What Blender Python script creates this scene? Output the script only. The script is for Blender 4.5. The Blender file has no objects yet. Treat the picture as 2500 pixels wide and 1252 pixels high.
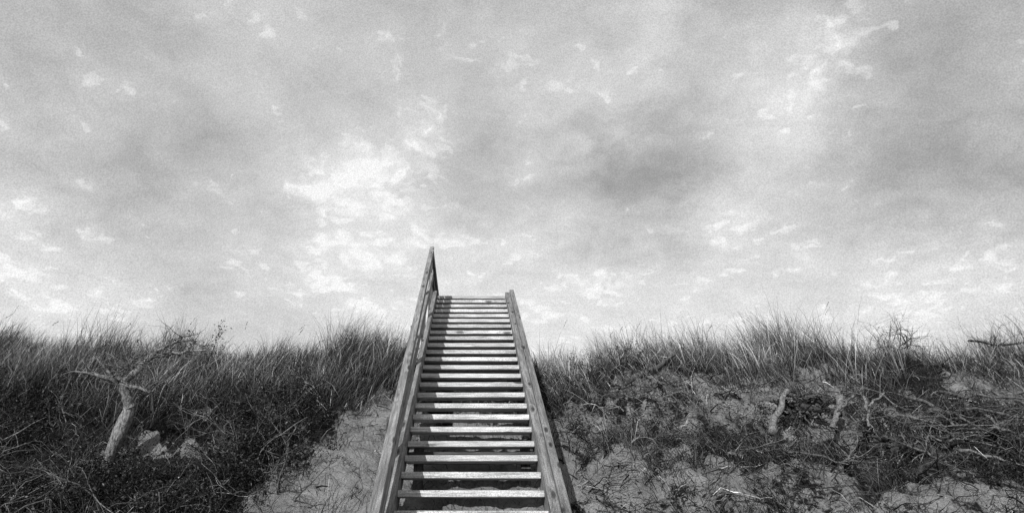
import bpy, math, random
import numpy as np
from mathutils import Vector, Matrix
random.seed(7); rng=np.random.default_rng(11)
scene=bpy.context.scene
CZ=1.5   # eye height above the beach

# ------------------------------------------------------------ noise helpers
_T=rng.random((256,256))
def vnoise(x,y):
    xi=np.floor(x).astype(int); yi=np.floor(y).astype(int)
    fx=x-xi; fy=y-yi; fx=fx*fx*(3-2*fx); fy=fy*fy*(3-2*fy)
    a=_T[xi%256,yi%256]; b=_T[(xi+1)%256,yi%256]; c=_T[xi%256,(yi+1)%256]; d=_T[(xi+1)%256,(yi+1)%256]
    return (a*(1-fx)+b*fx)*(1-fy)+(c*(1-fx)+d*fx)*fy
def fbm(x,y,o=4):
    s=0;a=.5
    for i in range(o):
        s=s+a*(vnoise(x*2**i+17.3*i,y*2**i+9.1*i)-.5)*2; a*=.5
    return s
def sstep(a,b,x):
    t=np.clip((x-a)/(b-a),0,1); return t*t*(3-2*t)

PATCH=[(-1.35,6.8,.75,1.1),(-1.15,8.0,.45,.7),(-3.3,7.55,.45,.32),(2.9,8.6,.65,.5),(3.95,8.8,.7,.5),
       (1.35,7.0,.6,.6),(3.3,6.5,1.4,.5),(5.2,6.5,1.3,.5),(4.0,7.8,.55,.3),(2.3,7.9,.5,.35),(.0,7.2,.9,1.2),(2.2,6.6,.9,.5),(1.3,8.0,.4,.6),(5.0,8.4,.5,.25)]
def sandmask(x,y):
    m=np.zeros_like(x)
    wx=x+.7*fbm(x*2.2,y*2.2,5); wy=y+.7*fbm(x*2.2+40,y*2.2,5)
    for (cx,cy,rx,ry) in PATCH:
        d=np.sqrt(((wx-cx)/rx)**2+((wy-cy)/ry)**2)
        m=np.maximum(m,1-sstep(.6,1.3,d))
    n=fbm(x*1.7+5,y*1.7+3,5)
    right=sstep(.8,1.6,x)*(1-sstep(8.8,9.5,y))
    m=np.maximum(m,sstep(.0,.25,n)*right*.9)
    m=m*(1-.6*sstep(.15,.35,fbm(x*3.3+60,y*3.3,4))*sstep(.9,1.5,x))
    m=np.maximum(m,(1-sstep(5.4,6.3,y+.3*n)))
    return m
def height(x,y):
    crest=2.36+.55*sstep(3.5,7.5,-x)+.16*fbm(x*.35+3,y*.1+1,2)+.06*sstep(.8,1.6,x)*(1-sstep(4,5.5,x))
    back=crest-.02*(y-10)-.9*sstep(14,40,y)+.5*sstep(12,30,y)*fbm(x*.08,y*.08,3)
    sl=.15+.65*(y-6.4)
    k=.22
    z=-k*np.logaddexp(-sl/k,-back/k)
    act=sstep(4.0,6.0,y)
    near=np.exp(-(x/1.0)**2)
    n=.26*fbm(x*.75,y*.75+8,3)*(1-.6*near)+.22*fbm(x*2.6,y*2.6,5)*(1-.6*near)+.04*(1-np.abs(fbm(x*7,y*7,3))*3)
    z=z+n*act*(1-.6*sstep(9.5,11,y))
    beach=-1.5+.03*fbm(x*.6,y*.6,3)
    k=.12
    return k*np.logaddexp(z/k,beach/k)+CZ

# ------------------------------------------------------------ mesh helpers
def mesh_np(name,V,F,mat,col=None,smooth=False,parent=None):
    me=bpy.data.meshes.new(name)
    n=len(V); m=len(F); k=F.shape[1]
    me.vertices.add(n); me.vertices.foreach_set('co',np.ascontiguousarray(V,dtype=np.float32).ravel())
    me.loops.add(m*k); me.loops.foreach_set('vertex_index',np.ascontiguousarray(F,dtype=np.int32).ravel())
    me.polygons.add(m); me.polygons.foreach_set('loop_start',np.arange(0,m*k,k,dtype=np.int32))
    me.polygons.foreach_set('use_smooth',np.full(m,smooth))
    me.update(calc_edges=True)
    if col is not None:
        a=me.attributes.new('tone','FLOAT','POINT'); a.data.foreach_set('value',np.ascontiguousarray(col,dtype=np.float32))
    me.materials.append(mat)
    ob=bpy.data.objects.new(name,me); scene.collection.objects.link(ob)
    if parent: ob.parent=parent
    return ob

# ------------------------------------------------------------ node helpers
class NT:
    def __init__(s,tree): s.t=tree; tree.nodes.clear()
    def n(s,typ,**kw):
        nd=s.t.nodes.new(typ)
        for k,v in kw.items(): setattr(nd,k,v)
        return nd
    def link(s,a,b): s.t.links.new(a,b)
    def setin(s,sock,v):
        if isinstance(v,bpy.types.NodeSocket): s.link(v,sock)
        else: sock.default_value=v
    def math(s,op,a,b=0.0,c=None,clamp=False):
        nd=s.n('ShaderNodeMath',operation=op,use_clamp=clamp)
        s.setin(nd.inputs[0],a); s.setin(nd.inputs[1],b)
        if c is not None: s.setin(nd.inputs[2],c)
        return nd.outputs[0]
    def vmath(s,op,a,b=(0,0,0)):
        nd=s.n('ShaderNodeVectorMath',operation=op)
        s.setin(nd.inputs[0],a); s.setin(nd.inputs[1],b)
        return nd.outputs['Value'] if op in('DOT_PRODUCT','LENGTH') else nd.outputs[0]
    def mr(s,v,a,b,c,d,interp='SMOOTHSTEP'):
        nd=s.n('ShaderNodeMapRange',interpolation_type=interp)
        s.setin(nd.inputs[0],v)
        for i,q in enumerate((a,b,c,d)): s.setin(nd.inputs[i+1],q)
        return nd.outputs[0]
    def noise(s,vec,scale,detail=4,rough=.5,dist=0,dim='3D'):
        nd=s.n('ShaderNodeTexNoise',noise_dimensions=dim); s.setin(nd.inputs['Vector'],vec)
        nd.inputs['Scale'].default_value=scale; nd.inputs['Detail'].default_value=detail
        nd.inputs['Roughness'].default_value=rough; nd.inputs['Distortion'].default_value=dist
        return nd
    def gray(s,v):
        nd=s.n('ShaderNodeCombineColor')
        for i in range(3): s.link(v,nd.inputs[i])
        return nd.outputs[0]
    def mapping(s,vec,scale):
        nd=s.n('ShaderNodeMapping'); s.link(vec,nd.inputs[0]); nd.inputs['Scale'].default_value=scale
        return nd.outputs[0]

def new_mat(name):
    m=bpy.data.materials.new(name); m.use_nodes=True; return m,NT(m.node_tree)
def finish(t,val,rough=.9,bump=None,bstr=.5,bdist=.01,transl=0):
    b=t.n('ShaderNodeBsdfPrincipled'); t.link(t.gray(val),b.inputs['Base Color'])
    b.inputs['Roughness'].default_value=rough; b.inputs['Specular IOR Level'].default_value=.10
    if bump is not None:
        bn=t.n('ShaderNodeBump'); bn.inputs['Strength'].default_value=bstr; bn.inputs['Distance'].default_value=bdist
        t.link(bump,bn.inputs['Height']); t.link(bn.outputs[0],b.inputs['Normal'])
    o=t.n('ShaderNodeOutputMaterial')
    t.link(b.outputs[0],o.inputs[0])

# sand
m_sand,t=new_mat('dune_sand')
tc=t.n('ShaderNodeTexCoord').outputs['Object']
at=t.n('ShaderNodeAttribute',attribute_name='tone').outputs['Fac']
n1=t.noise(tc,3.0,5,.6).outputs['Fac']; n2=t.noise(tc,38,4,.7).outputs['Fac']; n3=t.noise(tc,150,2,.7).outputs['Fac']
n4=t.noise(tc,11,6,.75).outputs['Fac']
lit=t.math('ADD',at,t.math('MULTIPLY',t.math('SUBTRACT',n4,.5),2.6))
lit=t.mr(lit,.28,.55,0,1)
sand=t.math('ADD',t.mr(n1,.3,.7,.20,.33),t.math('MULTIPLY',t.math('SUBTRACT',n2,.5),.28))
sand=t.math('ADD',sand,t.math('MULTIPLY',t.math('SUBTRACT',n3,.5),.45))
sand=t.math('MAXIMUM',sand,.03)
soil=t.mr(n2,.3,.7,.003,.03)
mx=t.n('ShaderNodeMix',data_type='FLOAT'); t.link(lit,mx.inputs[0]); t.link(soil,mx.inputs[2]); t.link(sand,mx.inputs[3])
hb=t.math('ADD',t.math('MULTIPLY',n4,1.0),t.math('MULTIPLY',n2,.6))
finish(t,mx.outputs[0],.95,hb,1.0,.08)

m_grass,t=new_mat('grass_blades')
at=t.n('ShaderNodeAttribute',attribute_name='tone').outputs['Fac']
finish(t,at,.55)
m_leaf,t=new_mat('shrub_leaves')
at=t.n('ShaderNodeAttribute',attribute_name='tone').outputs['Fac']
finish(t,at,.7)
m_bark,t=new_mat('bare_bark')
tc=t.n('ShaderNodeTexCoord').outputs['Object']
at=t.n('ShaderNodeAttribute',attribute_name='tone').outputs['Fac']
n=t.noise(t.mapping(tc,(1,1,.35)),60,4,.7).outputs['Fac']
finish(t,t.math('MULTIPLY',at,t.mr(n,.3,.7,.2,1.3)),.85,n,1.0,.02)

def wood(name,lo,hi):
    m,t=new_mat(name)
    tc=t.n('ShaderNodeTexCoord').outputs['Object']
    oi=t.n('ShaderNodeObjectInfo').outputs['Random']
    cmb=t.n('ShaderNodeCombineXYZ'); t.link(t.math('MULTIPLY',oi,37.0),cmb.inputs[0]); t.link(t.math('MULTIPLY',oi,91.0),cmb.inputs[1]); t.link(t.math('MULTIPLY',oi,53.0),cmb.inputs[2])
    p=t.vmath('ADD',tc,cmb.outputs[0])
    kp=t.mapping(p,(2.6,9,9))
    vo=t.n('ShaderNodeTexVoronoi'); t.link(kp,vo.inputs['Vector']); vo.inputs['Scale'].default_value=1.0
    kn=t.mr(vo.outputs['Distance'],.09,.22,1,0)
    wp=t.mr(vo.outputs['Distance'],.0,.5,.25,0)
    gp=t.mapping(p,(1.6,32,32))
    off=t.n('ShaderNodeCombineXYZ'); 
    for i in range(3): t.link(t.math('MULTIPLY',wp,6),off.inputs[i])
    g=t.noise(t.vmath('ADD',gp,off.outputs[0]),1.0,5,.65,.3).outputs['Fac']
    g2=t.noise(t.mapping(p,(5,160,160)),1.0,3,.6).outputs['Fac']
    bl=t.noise(t.mapping(p,(1,3,3)),2.2,4,.6).outputs['Fac']
    sp=t.noise(p,130,2,.7).outputs['Fac']
    v=t.mr(g,.3,.7,lo,hi)
    v=t.math('MULTIPLY',v,t.mr(g2,.25,.6,.5,1.08))
    v=t.math('MULTIPLY',v,t.mr(bl,.3,.7,.74,1.12))
    v=t.math('MULTIPLY',v,t.mr(sp,.3,.7,.6,1.4))
    v=t.math('MULTIPLY',v,t.mr(oi,0,1,.85,1.1,'LINEAR'))
    v=t.math('MULTIPLY',v,t.math('SUBTRACT',1.0,t.math('MULTIPLY',kn,.75)))
    finish(t,v,.85,t.math('ADD',g,t.math('MULTIPLY',g2,.6)),.6,.006)
    return m
m_tread=wood('weathered_tread_wood',.40,.62)
m_rail=wood('weathered_rail_wood',.12,.27)
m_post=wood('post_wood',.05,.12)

# ------------------------------------------------------------ terrain
def axis(lo,hi,step,far_lo,far_hi):
    a=list(np.arange(lo,hi+1e-6,step))
    s=step;x=a[-1]
    while x<far_hi: s*=1.18; x+=s; a.append(x)
    s=step;x=a[0]
    while x>far_lo: s*=1.18; x-=s; a.insert(0,x)
    return np.array(a)
xs=axis(-8.5,8.5,.03,-900,900); ys=axis(5.2,11.2,.03,-900,900)
X,Y=np.meshgrid(xs,ys); Z=height(X,Y)
V=np.stack([X.ravel(),Y.ravel(),Z.ravel()],1)
nx=len(xs);ny=len(ys)
i=np.arange((ny-1)*(nx-1)); r=i//(nx-1); c=i%(nx-1); a=r*nx+c
F=np.stack([a,a+1,a+nx+1,a+nx],1)
SM=sandmask(X,Y).ravel()
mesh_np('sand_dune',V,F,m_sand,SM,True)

# ------------------------------------------------------------ grass blades
def blades(bx,by,h,w,lean_ang,lean,tone,curl=1.0,ramp=(.06,.42,1.15,1.8)):  # ramp darkens blade bases, painting in the shade between blades
    n=len(bx); bz=height(bx,by)-.02
    dx=np.cos(lean_ang)*lean; dy=np.sin(lean_ang)*lean
    sa=rng.random(n)*math.pi*2
    sx=np.cos(sa);sy=np.sin(sa)
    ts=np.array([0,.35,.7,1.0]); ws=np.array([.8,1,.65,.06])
    V=np.zeros((n,8,3))
    for k,(tt,ww) in enumerate(zip(ts,ws)):
        q=.35*tt+.65*tt**2*curl
        px=bx+dx*h*q; py=by+dy*h*q
        pz=bz+h*tt*np.sqrt(np.maximum(.05,1-np.minimum(.95,(lean*q)**2)))-h*np.maximum(0,lean-.9)*tt**2*.6
        V[:,2*k]=np.stack([px-sx*w*ww/2,py-sy*w*ww/2,pz],1)
        V[:,2*k+1]=np.stack([px+sx*w*ww/2,py+sy*w*ww/2,pz],1)
    b=(np.arange(n)*8)[:,None]
    F=np.concatenate([b+np.array([[2*k,2*k+1,2*k+3,2*k+2]]) for k in range(3)],0)
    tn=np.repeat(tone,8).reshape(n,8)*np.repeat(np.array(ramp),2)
    return V.reshape(-1,3),F,tn.ravel()
def join(parts):
    o=0;Vs=[];Fs=[];Ts=[]
    for V,F,T in parts: Vs.append(V);Fs.append(F+o);Ts.append(T);o+=len(V)
    return np.concatenate(Vs),np.concatenate(Fs),np.concatenate(Ts)
parts=[]
def tufts(nt,per,xr,yr,hm,hs,wid,leanb,tonem,keep,hmod=None):
    cx=rng.uniform(*xr,nt); cy=rng.uniform(*yr,nt)
    k=keep(cx,cy)>rng.random(nt); cx=cx[k];cy=cy[k]; nt=len(cx)
    th=hm*(1+hs*rng.standard_normal(nt)).clip(.45,1.8)
    if hmod is not None: th=th*hmod(cx,cy)
    tt=tonem*np.exp(rng.normal(0,.55,nt))*(1+1.2*fbm(cx*1.7+9,cy*1.7,3)).clip(.15,3)
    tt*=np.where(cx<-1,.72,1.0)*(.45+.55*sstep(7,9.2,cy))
    wind=np.where(cx<-4.5,math.pi*.1,np.where(cx<0,.4,math.pi-.3))+rng.normal(0,.5,nt)
    id=np.repeat(np.arange(nt),per); n=len(id)
    r=.04+.09*np.abs(rng.standard_normal(n)); a=rng.random(n)*6.28
    bx=cx[id]+r*np.cos(a); by=cy[id]+r*np.sin(a)
    ang=np.where(rng.random(n)<.6,wind[id]+rng.normal(0,.5,n),a)
    lean=np.abs(rng.normal(leanb,.24,n))
    h=th[id]*rng.uniform(.35,1.2,n)
    ok=(np.abs(bx)>.84)|(by>14.0)|(height(bx,by)+h<CZ+.2+(by-5.7)*.637-.35)
    tn=(tt[id]*np.exp(rng.normal(0,.75,n))).clip(.006,.6)
    return blades(bx[ok],by[ok],h[ok],wid*rng.uniform(.7,1.3,ok.sum()),ang[ok],lean[ok],tn[ok])
crest=lambda x,y:(sstep(8.6,9.5,y+.6*fbm(x*.8,y*.8+70,2)))*(.2+.8*sstep(-.3,.15,fbm(x*1.3+11,y*1.3,3)))
hm=lambda x,y:.85+1.3*np.clip(fbm(x*1.3+50,y*.6,3),-.3,.5)-.15*np.exp(-((x+1.5)/1.)**2)
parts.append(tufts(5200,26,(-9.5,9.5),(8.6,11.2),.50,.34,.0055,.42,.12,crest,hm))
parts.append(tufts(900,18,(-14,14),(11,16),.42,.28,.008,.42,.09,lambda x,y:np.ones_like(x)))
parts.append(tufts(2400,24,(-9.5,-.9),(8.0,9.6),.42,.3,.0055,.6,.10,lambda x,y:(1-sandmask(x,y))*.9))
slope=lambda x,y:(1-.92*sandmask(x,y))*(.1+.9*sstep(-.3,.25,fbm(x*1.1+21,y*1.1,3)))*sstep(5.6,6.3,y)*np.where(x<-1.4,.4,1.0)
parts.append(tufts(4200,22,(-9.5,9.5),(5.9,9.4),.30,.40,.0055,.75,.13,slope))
n=32000
bx=rng.uniform(-8,8,n);by=rng.uniform(5.9,9.6,n)
k=rng.random(n)<(.22+.78*(1-sandmask(bx,by)))
k&=~((np.abs(bx)<.7)&(by>8.5))
bx=bx[k];by=by[k];n=len(bx)
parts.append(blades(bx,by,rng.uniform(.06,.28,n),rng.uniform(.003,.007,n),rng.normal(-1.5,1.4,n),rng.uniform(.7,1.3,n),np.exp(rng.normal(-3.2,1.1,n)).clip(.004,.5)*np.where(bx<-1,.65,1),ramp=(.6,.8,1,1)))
n=34
bx=np.concatenate([rng.uniform(-8,-1.2,n//2),rng.uniform(1.2,9,n//2)]);by=rng.uniform(9.6,10.6,n)
V_,F_,T_=blades(bx,by,rng.uniform(.6,.85,n),np.full(n,.005),rng.normal(.2,.6,n),rng.uniform(.3,.6,n),np.full(n,.10))
parts.append((V_,F_,T_))
VV=V_.reshape(n,8,3); tip=VV[:,6:8].mean(1); dv=tip-VV[:,4:6].mean(1); dv/=np.linalg.norm(dv,axis=1)[:,None]
for q in range(10):
    j=tip+dv*(-.012*q)+rng.normal(0,.003,(n,3)); s=.0045
    sd=rng.standard_normal((n,3))*s
    qq=np.stack([j,j+sd+dv*.008,j+dv*.02,j-sd+dv*.008],1)
    parts.append((qq.reshape(-1,3),np.arange(n*4).reshape(n,4),np.full(n*4,.09)))
V,F,T=join(parts)
mesh_np('marram_grass',V,F,m_grass,T)
print('grass quads',len(F))

# ------------------------------------------------------------ tubes / branches
class Tubes:
    def __init__(s): s.V=[];s.F=[];s.T=[]
    def add(s,pts,rad,tone,n=6):
        pts=[Vector(p) for p in pts]; base=len(s.V)
        for i,p in enumerate(pts):
            d=(pts[min(i+1,len(pts)-1)]-pts[max(i-1,0)]).normalized()
            up=Vector((0,0,1)) if abs(d.z)<.9 else Vector((1,0,0))
            a=d.cross(up).normalized(); b=d.cross(a)
            for k in range(n):
                th=2*math.pi*k/n
                rr=rad[i]*(1+.16*math.sin(k*2.3+i*1.7))
                s.V.append(p+a*(math.cos(th)*rr)+b*(math.sin(th)*rr)); s.T.append(tone)
        for i in range(len(pts)-1):
            for k in range(n):
                s.F.append((base+i*n+k,base+i*n+(k+1)%n,base+(i+1)*n+(k+1)%n,base+(i+1)*n+k))
        for e in (0,len(pts)-1):
            c=len(s.V); s.V.append(pts[e]); s.T.append(tone*1.2)
            for k in range(0,n,2):
                s.F.append((c,base+e*n+k,base+e*n+(k+1)%n,base+e*n+(k+2)%n))
    def build(s,name,mat):
        return mesh_np(name,np.array([tuple(v) for v in s.V]),np.array(s.F),mat,np.array(s.T),True)
def limb(p0,p1,r0,r1,tb,tone,wob=.08,seg=9,n=7):
    p0=Vector(p0);p1=Vector(p1);L=(p1-p0).length
    pts=[];rad=[]
    o=Vector((0,0,0))
    for i in range(seg+1):
        t_=i/seg
        if 0<i<seg: o=o*.7+Vector([random.uniform(-1,1)*L*wob*.6 for _ in range(3)])
        else: o=o*.3 if i else o
        pts.append(p0.lerp(p1,t_)+o*math.sin(math.pi*min(1,t_+.1))); rad.append((r0+(r1-r0)*t_)*random.uniform(.85,1.15))
    tb.add(pts,rad,tone,n); return pts
def twig(tb,p,d,L,r,depth,tone,tips=None,droop=.0,crook=.25):
    pts=[Vector(p)];rad=[r];dd=Vector(d).normalized()
    seg=5
    for i in range(seg):
        dd=(dd+Vector([random.gauss(0,crook) for _ in range(3)])+Vector((0,0,-droop))).normalized()
        pts.append(pts[-1]+dd*L/seg); rad.append(r*(1-.75*(i+1)/seg))
    tb.add(pts,rad,tone,4)
    if tips is not None: tips+= [tuple(q) for q in pts[2:]]
    if depth>0:
        for k in range(random.choice((2,3,3,4))):
            j=random.randint(1,seg)
            nd=(dd+Vector([random.gauss(0,.75) for _ in range(3)])).normalized()
            twig(tb,pts[j],nd,L*random.uniform(.45,.8),max(.0015,rad[j]*.75),depth-1,tone,tips,droop)
def hz(x,y): return float(height(np.array([x]),np.array([y]))[0])

# bare dead tree, left of the stairs
tb=Tubes(); T0=.25; dx=.30
def Q(x,y,z): return (x+dx,y-.1,z+.03+CZ)
base=(-3.98+dx,7.30,hz(-3.68,7.30)-.1); fork=Q(-3.86,7.2,1.46); mid=Q(-3.80,7.3,1.22)
limb(base,mid,.07,.058,tb,T0,.05,6,9); limb(mid,fork,.058,.05,tb,T0,.05,6,9)
a=limb(fork,Q(-4.32,7.1,1.54),.032,.010,tb,T0,.08)
b=limb(fork,Q(-3.60,7.2,1.74),.042,.028,tb,T0,.08)
c_=limb(Q(-3.60,7.2,1.74),Q(-3.05,7.25,1.80),.026,.008,tb,T0,.09)
d_=limb(Q(-3.60,7.2,1.74),Q(-3.3,7.1,1.88),.020,.005,tb,T0,.09)
e_=limb(Q(-3.86,7.22,1.41),Q(-3.5,7.05,1.32),.028,.012,tb,T0,.08)
f_=limb(Q(-3.86,7.22,1.46),Q(-3.75,7.1,1.70),.020,.006,tb,T0,.1)
g_=limb(Q(-3.86,7.22,1.38),Q(-4.05,7.0,1.62),.018,.005,tb,T0,.1)
for br in (a,b,c_,d_,e_,f_,g_):
    for k in range(8):
        twig(tb,random.choice(br[2:]),(random.gauss(0,1),random.gauss(-.2,.5),random.gauss(.35,.6)),random.uniform(.12,.4),.007,1,T0*.8)
tb.build('dead_tree',m_bark)

def P(px,z,y=7.75): return (px,y,z+CZ)
T1=.22
tb=Tubes()
limb(P(3.50,1.51,7.7),P(3.10,1.0,7.35),.028,.036,tb,T1,.06,9,10)
tb.build('driftwood_log',m_bark)
tb=Tubes()
a=limb(P(3.99,1.41,7.55),P(3.72,1.06,7.3),.036,.024,tb,T1,.07,8,10)
limb(P(3.86,1.25,7.4),P(3.95,1.36,7.2),.016,.010,tb,T1)
tb.build('driftwood_log',m_bark)
tb=Tubes()
a=limb(P(4.27,1.43,7.6),P(4.15,1.08,7.4),.018,.012,tb,T1,.1)
b=limb(P(4.25,1.3,7.5),P(4.45,1.45,7.5),.014,.008,tb,T1,.09)
for br in (a,b):
    for k in range(4): twig(tb,random.choice(br),(random.gauss(0,1),-.3,random.gauss(0,1)),.3,.006,1,T1)
tb.build('driftwood_branch',m_bark)
for (cx,cy,cz,wd,cnt,ln) in ((3.68,7.85,1.37,.22,44,.4),(4.35,7.35,.85,.35,44,.5),(4.95,7.3,.75,.35,44,.5),(5.2,7.75,1.15,.3,30,.5),(1.75,8.9,1.7,.2,16,.3)):  # added dark clumps among these stand in for shade in the right-hand pits
    tb=Tubes()
    for k in range(cnt):
        s=Vector((cx+random.uniform(-wd,wd),cy+random.uniform(-.15,.15),CZ+cz+random.uniform(-.12,.12)))
        limb(s,s+Vector((random.uniform(-ln,ln),random.uniform(-.35,-.05),random.uniform(-.28,.12))),random.uniform(.006,.022),.003,tb,math.exp(random.gauss(-3.0,.8)),.16)
    limb((cx-wd,cy+.05,CZ+cz+.05),(cx+wd*1.6,cy-.2,CZ+cz-.12),.045,.035,tb,.06,.08,9,10)
    tb.build('exposed_roots',m_bark)
tb=Tubes()
for (x0,z0,x1,z1,r) in [(4.7,1.42,5.3,1.0,.022),(5.0,1.45,5.9,1.25,.018),(4.8,1.25,5.55,1.12,.022),(5.4,1.35,5.8,.85,.018),(5.25,1.1,5.75,.95,.026),(4.4,1.2,5.1,1.05,.014),(5.1,1.0,5.4,.8,.014),(5.7,1.5,6.1,1.1,.018),(4.75,1.15,4.8,.9,.012),(4.3,1.0,5.2,.75,.018),(4.8,.8,5.7,.6,.016),(3.9,.62,4.9,.5,.014),(4.9,.5,5.7,.34,.016),(4.3,.85,4.7,.55,.012),(5.4,.75,5.9,.4,.014),(3.0,.8,3.6,.65,.010),(2.3,.75,2.9,.85,.010)]:
    y0=(7.5 if z1>.7 else 7.0)+random.uniform(-.2,.2)
    a=limb(P(x0,z0,y0),P(x1,z1,y0-.3),r,r*.5,tb,T1*random.uniform(.3,1),.1,9,8)
    for k in range(9): twig(tb,random.choice(a),(random.gauss(0,1),random.gauss(-.3,.5),random.gauss(.1,.8)),random.uniform(.2,.5),.007,1,T1*random.uniform(.15,1.))
tb.build('driftwood_pile',m_bark)
tb=Tubes()
a=limb((3.8,6.75,hz(3.8,6.75)+.04),(4.6,7.1,hz(4.6,7.1)+.10),.025,.06,tb,.08,.07,9,10)
for k in range(8): twig(tb,random.choice(a),(random.gauss(0,1),-.4,random.gauss(.3,.6)),.35,.012,1,.08)
tb.build('driftwood_log',m_bark)
tb=Tubes()
a=limb((1.95,8.9,hz(1.95,8.9)+.1),(2.75,9.15,hz(2.75,9.15)+.16),.045,.02,tb,.12,.07,9,10)
tb.build('driftwood_log',m_bark)
tb=Tubes()
for (x,y) in ((6.0,9.8),(6.15,9.8),(6.3,9.8),(7.5,9.9),(8.0,9.9)):
    z=hz(x,y)
    for k in range(4): twig(tb,(x,y,z+.15),(random.gauss(0,.7),random.gauss(0,.3),random.uniform(.6,1.2)),random.uniform(.38,.52),.009,2,.045)
limb((7.2,9.8,hz(6.9,9.8)+.36),(8.7,9.9,hz(8.6,9.9)+.40),.018,.012,tb,.05,.08,8,7)
tb.build('bare_branches',m_bark)

tb=Tubes()
for (x,y,nn) in ((-2.3,7.3,9),(-2.6,7.5,6),(-4.7,7.2,7),(-5.2,7.5,6),(-3.1,6.5,6),(-4.6,6.5,8),(-1.9,6.8,5),(-5.4,6.6,6),(-2.4,8.2,4),(-3.9,6.4,6),(-4.9,8.4,5)):
    for k in range(nn):
        px=x+random.gauss(0,.15);py=y-.25+random.gauss(0,.12)
        twig(tb,(px,py,hz(px,py)),(random.gauss(0,.8),random.gauss(-.3,.3),random.uniform(.5,1.3)),random.uniform(.45,.8),random.uniform(.006,.012),2,random.uniform(.08,.30),None,.12,.3)
tb.build('bramble_canes',m_bark)

tb=Tubes()
for k in range(4200):
    x=random.uniform(-8,8) if k%3==0 else random.uniform(1,7); y=random.uniform(6.1,9.3)
    if abs(x)<.9: continue
    z=hz(x,y)
    ang=random.uniform(0,6.28)
    w=random.random()
    r=.0025+.007*random.random()**3
    twig(tb,(x,y-.03,z+random.uniform(-.02,.06)),(math.cos(ang),math.sin(ang)*.5-.2,random.gauss(.05,.35)),random.uniform(.12,.5),r,1 if w<.4 else 0,math.exp(random.gauss(-2.9,1.0)),None,.1,.35)
tb.build('twig_litter',m_bark)

# ------------------------------------------------------------ shrubs
def leaf_mesh(P_,size,tone):
    n=len(P_)
    a=rng.standard_normal((n,3)); a/=np.linalg.norm(a,axis=1)[:,None]
    b=np.cross(a,rng.standard_normal((n,3))); b/=np.linalg.norm(b,axis=1)[:,None]
    s=(size*rng.uniform(.4,1.5,n))[:,None]
    q=np.stack([P_-a*s,P_+b*s*.42,P_+a*s,P_-b*s*.42],1)
    return q.reshape(-1,3),np.arange(4*n).reshape(n,4),np.repeat(tone*np.exp(rng.normal(0,.8,n)),4)
def shrub(cx,cy,rx,ry,hgt,ntw,lpt,leaf=.014,tone=.017,bare=.32):
    tb=Tubes(); tips=[]
    for k in range(ntw):
        a=random.uniform(0,6.28); q=math.sqrt(random.random())
        x=cx+rx*q*math.cos(a); y=cy+ry*q*math.sin(a)
        tt=[] 
        isb=random.random()<bare
        twig(tb,(x,y,hz(x,y)-.03),(random.gauss(0,.6),random.gauss(-.35,.4),random.uniform(.4,1.2)),hgt*random.uniform(.4,1.15)*(1.2 if isb else 1),random.uniform(.004,.009),2,random.uniform(.04,.28) if isb else .02,tt)
        if not isb: tips+=tt
    stems=tb.build('stems',m_bark)
    tp=np.array(tips); tp=tp[rng.random(len(tp))<.75]
    P_=np.repeat(tp,lpt,0)+rng.normal(0,.03,(len(tp)*lpt,3))
    V,F,T=leaf_mesh(P_,leaf,tone)
    lf=mesh_np('leaves',V,F,m_leaf,T)
    e=bpy.data.objects.new('shrub',None); scene.collection.objects.link(e)
    stems.parent=e; lf.parent=e
    return len(F)
tot=0
for s in [(-2.35,6.9,.65,.6,.48,70,6),(-3.1,6.7,.7,.5,.38,56,6),(-4.0,6.7,.7,.35,.32,50,6),(-5.0,7.1,.7,.8,.5,70,6),
          (-2.4,7.9,.6,.45,.42,48,6),(-3.0,8.3,.8,.4,.28,30,4),(-4.9,8.2,.8,.5,.34,44,5),(-5.9,7.6,.6,.9,.45,46,5),(-2.1,7.3,.4,.4,.42,34,6),
          (-6.2,6.7,.6,.5,.5,44,5)]:
    tot+=shrub(*s)
for s in [(3.2,7.2,.5,.25,.22,16,4),(5.0,6.9,.6,.25,.26,24,5),(2.2,7.4,.5,.3,.22,22,4),(4.9,7.6,.7,.3,.3,34,5),(1.7,9.3,.5,.3,.35,20,3),(2.0,8.3,.6,.5,.25,26,4),(3.2,8.0,.5,.4,.22,20,4),(4.2,7.1,.5,.3,.24,30,5),(1.3,7.6,.4,.4,.22,18,4),(5.6,7.3,.5,.4,.3,28,5)]:  # several far-right shrubs are added dark to imitate shade in the pits
    tot+=shrub(*s,.012,.015,.5)
for s in [(-4.1,9.95,.12,.1,.48,4,5),(-3.55,9.95,.12,.1,.42,4,5)]:
    tot+=shrub(*s,.016,.018,.0)
print('leaves',tot)

# ------------------------------------------------------------ staircase
stair=bpy.data.objects.new('wooden_staircase',None); scene.collection.objects.link(stair)
import bmesh
def board(name,p0,p1,w,h,mat,up=(0,0,1),bev=.004):
    p0=Vector(p0);p1=Vector(p1);L=(p1-p0).length
    bm=bmesh.new(); bmesh.ops.create_cube(bm,size=1)
    bmesh.ops.scale(bm,vec=(L,w,h),verts=bm.verts)
    bmesh.ops.bevel(bm,geom=bm.edges[:],offset=bev,segments=2,affect='EDGES',profile=.6)
    me=bpy.data.meshes.new(name); bm.to_mesh(me); bm.free(); me.materials.append(mat)
    ob=bpy.data.objects.new(name,me); scene.collection.objects.link(ob)
    x=(p1-p0).normalized(); u=Vector(up); y=u.cross(x).normalized(); z=x.cross(y)
    M=Matrix((x,y,z)).transposed().to_4x4(); M.translation=(p0+p1)/2
    ob.matrix_world=M; ob.parent=stair
    return ob
RISE=.163;RUN=.2565;Y0=5.7;ZT0=.2+CZ
def tz(y): return ZT0+(y-Y0)*RISE/RUN
NB=-9; NTOP=23
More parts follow.
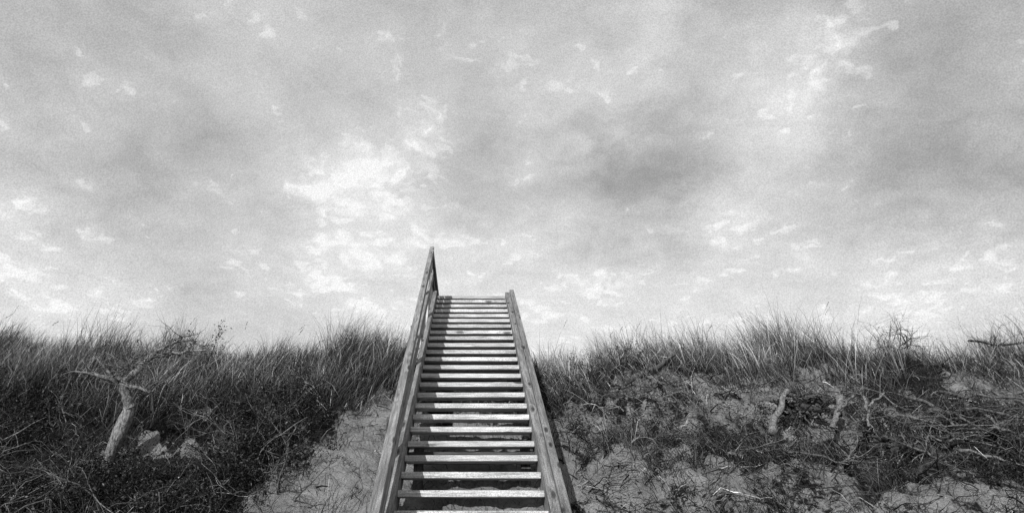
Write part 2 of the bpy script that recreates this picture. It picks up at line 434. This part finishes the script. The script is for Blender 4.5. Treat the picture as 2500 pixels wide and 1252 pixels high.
for i in range(NB,NTOP+1):
    y=Y0+i*RUN; z=ZT0+i*RISE
    if z<.12: continue
    jx=random.uniform(-.003,.003); jz=random.uniform(-.004,.004)
    board('tread_%02d'%(i-NB+1),(-.598,y+.125,z-.026+jz),(.598,y+.125+jx,z-.026+jz+random.uniform(-.003,.003)),.235,.052,m_tread,(0,0,1),.005)
yb=Y0-9.6*RUN; yt=Y0+NTOP*RUN
s=Vector((0,RUN,RISE)).normalized(); nrm=Vector((0,-s.z,s.y))
def sl(x,y,off): return Vector((x,y,tz(y)))+nrm*off
def string(name,x,w,top,bot,y0,y1,mat):
    c=(top+bot)/2
    return board(name,sl(x,y0,c),sl(x,y1,c),w,top-bot,mat,nrm)
string('stringer_right',.640,.078,.055,-.20,yb,yt+.02,m_rail)
string('outer_board_right',.716,.070,.085,-.14,yb,yt+.08,m_rail)
string('stringer_left',-.632,.062,.06,-.20,yb,yt+.10,m_rail)
zt=tz(yt)
for k in range(16):
    y=yt+.30+k*.15
    board('deck_%02d'%k,(-.598,y+.04,zt-.026+.001*(k%2)),(.598,y+.04,zt-.026),.135,.045,m_tread)
for x,nm in ((-.64,'left'),(.64,'right')):
    board('landing_joist_'+nm,(x,yt+.12,zt-.12),(x,yt+2.75,zt-.12),.045,.19,m_rail)
RB=Vector((-.640,4.95,.10+CZ)); RT=Vector((-.700,11.62,4.78+CZ))
dirr=(RT-RB).normalized(); RS=RB-dirr*1.9
nr=Vector((0,-dirr.z,dirr.y))
board('handrail_left',RS,RT,.045,.14,m_rail,nr)
board('handrail_cap',RS+nr*.088,RT+nr*.088,.075,.032,m_rail,nr)
q0=sl(-.648,yb+1.2,.17); q1=sl(-.675,yt-.05,.36)
board('guard_rail_left',q0,q1,.04,.12,m_rail,nrm)
LT=Vector((-.700,14.1,4.70+CZ))
board('landing_handrail',RT+Vector((0,.03,-.0)),LT,.045,.15,m_post)  # darker wood tone paints in the rail's shaded side
board('landing_mid_rail',(-.70,yt+.1,zt+.42),(-.70,14.1,zt+.42),.04,.10,m_post)
def postv(name,x,y,z0,z1,w=.07,d=.07,mat=m_post):
    return board(name,(x,y,z0),(x,y,z1),w,d,mat,(0,1,0))
for k,y in enumerate((4.2,6.25,8.3,10.1,11.55)):
    f=(y-RS.y)/(RT.y-RS.y); zr=RS.lerp(RT,f).z
    postv('rail_post_%d'%k,-.715,y,hz(-.715,y)-.3,zr-.02,.06,.045)
for k,y in enumerate((12.8,14.05)): postv('landing_rail_post_%d'%k,-.75,y,hz(-.75,y)-.3,4.72+CZ,.05,.05)
for k,y in enumerate((5.1,6.9,8.5,10.2,11.7,13.6)):
    for x in (-.50,.52):
        top=min(tz(y)-.16,zt-.10)
        postv('support_%d'%k,x,y,hz(x,y)-.4,top,.09,.09)
    board('cross_beam_%d'%k,(-.60,y-.07,min(tz(y)-.26,zt-.2)),(.60,y-.07,min(tz(y)-.26,zt-.2)),.045,.11,m_post)

# ------------------------------------------------------------ light
S=Vector((-.34,-.80,.46)).normalized()
sun=bpy.data.lights.new('sun','SUN'); sun.energy=5.0; sun.angle=math.radians(.5); sun.color=(1,1,1)
so=bpy.data.objects.new('sun',sun); so.rotation_euler=(-S).to_track_quat('-Z','Y').to_euler(); scene.collection.objects.link(so)

# ------------------------------------------------------------ sky
w=bpy.data.worlds.new('World'); scene.world=w; w.use_nodes=True; w.name='sky'
t=NT(w.node_tree)
sky=t.n('ShaderNodeTexSky',sky_type='NISHITA'); sky.sun_disc=False
sky.sun_elevation=math.asin(S.z); sky.sun_rotation=math.atan2(S.x,S.y)
bw=t.n('ShaderNodeRGBToBW'); t.link(sky.outputs[0],bw.inputs[0])
D=t.n('ShaderNodeTexCoord').outputs['Generated']
sep=t.n('ShaderNodeSeparateXYZ'); t.link(D,sep.inputs[0])
zc=t.math('ADD',t.math('MAXIMUM',sep.outputs[2],0.0),.22)
pc=t.n('ShaderNodeCombineXYZ'); t.link(t.math('DIVIDE',sep.outputs[0],zc),pc.inputs[0]); t.link(t.math('DIVIDE',sep.outputs[1],zc),pc.inputs[1])
PC=pc.outputs[0]
def warp(vec,src,amt):
    wd=t.vmath('SUBTRACT',src,(.5,.5,.5))
    sc=t.n('ShaderNodeVectorMath',operation='SCALE'); t.link(wd,sc.inputs[0]); sc.inputs['Scale'].default_value=amt
    return t.vmath('ADD',vec,sc.outputs[0])
DW=t.vmath('NORMALIZE',warp(D,t.noise(PC,3.2,6,.64,0,'2D').outputs['Color'],.26))
def lobe(az,el,rad,amp):
    az=math.radians(az);el=math.radians(el)
    d=(math.sin(az)*math.cos(el),math.cos(az)*math.cos(el),math.sin(el))
    dot=t.vmath('DOT_PRODUCT',DW,d)
    k=1/(1-math.cos(math.radians(rad)))
    e=t.math('EXPONENT',t.math('MULTIPLY',t.math('SUBTRACT',dot,1.0),k))
    return t.math('MULTIPLY',e,amp)
Lb=None
for l in [(14.3,28.0,6,-.40),(-.7,29.0,4.5,-.28),(38,22,6,-.30),(41,36,9,-.28),(-1,16.5,14,.32),(20,14,10,.26),(15.6,37,5,.36),(28.2,31,4.5,.50),
          (-11,27,4.5,.30),(-24,28,7,-.10),(36,14,7,.22),(-23.6,39,7,.16),(-29,21,4,-.12),(-34,15,7,.22),(-40,36,8,-.12),(8,33,3.5,.22),(22,24,3.5,.16)]:
    e=lobe(*l); Lb=e if Lb is None else t.math('ADD',Lb,e)
na=t.noise(PC,2.2,7,.58,.4,'2D').outputs['Fac']
PW=warp(PC,t.noise(PC,9,3,.6,0,'2D').outputs['Color'],.09)
v=t.n('ShaderNodeTexVoronoi',voronoi_dimensions='2D'); t.link(PW,v.inputs['Vector']); v.inputs['Scale'].default_value=17
v.inputs['Detail'].default_value=2; v.inputs['Roughness'].default_value=.5
bil=t.math('SUBTRACT',.42,v.outputs['Distance'])
nb=t.noise(PW,7.5,8,.62,.2,'2D').outputs['Fac']
f=t.math('ADD',t.math('MULTIPLY',t.math('SUBTRACT',na,.5),1.0),t.math('MULTIPLY',Lb,.5))
fp=t.math('ADD',t.math('ADD',f,t.math('MULTIPLY',bil,.42)),t.math('MULTIPLY',t.math('SUBTRACT',nb,.5),1.1))
edge=t.mr(fp,.04,.15,0,1)
edge2=t.mr(fp,.18,.36,0,1)
L=t.mr(sep.outputs[2],.15,.75,.70,.51,'LINEAR')
L=t.math('ADD',L,t.math('MULTIPLY',Lb,.60))
L=t.math('ADD',L,t.math('MULTIPLY',t.math('SUBTRACT',na,.5),.35))
L=t.math('ADD',L,t.math('MULTIPLY',t.math('SUBTRACT',nb,.5),.30))
L=t.math('ADD',L,t.math('MULTIPLY',t.math('MULTIPLY',bil,.16),edge))
L=t.math('ADD',L,t.math('ADD',t.math('MULTIPLY',edge,.11),t.math('MULTIPLY',edge2,.13)))
gr=t.noise(D,620,0,.5).outputs['Fac']
L=t.math('MULTIPLY',t.math('MINIMUM',L,.97),t.mr(gr,.2,.8,.86,1.14,'LINEAR'))
L=t.math('MAXIMUM',L,.2)
cl=t.math('MULTIPLY',L,10.0)
mx=t.n('ShaderNodeMix',data_type='FLOAT'); mx.inputs[0].default_value=.95; t.link(bw.outputs[0],mx.inputs[2]); t.link(cl,mx.inputs[3])
bg=t.n('ShaderNodeBackground'); t.link(t.gray(mx.outputs[0]),bg.inputs[0]); bg.inputs[1].default_value=.1
o=t.n('ShaderNodeOutputWorld'); t.link(bg.outputs[0],o.inputs[0])

# ------------------------------------------------------------ camera
cam=bpy.data.cameras.new('camera'); co=bpy.data.objects.new('camera',cam); scene.collection.objects.link(co)
co.location=(0,0,CZ); co.rotation_euler=(math.radians(112),0,0)
cam.lens=24.48; cam.sensor_width=36; cam.shift_x=.04; cam.clip_end=3000; cam.clip_start=.05
scene.camera=co
scene.view_settings.view_transform='Standard'; scene.view_settings.look='None'; scene.view_settings.exposure=0
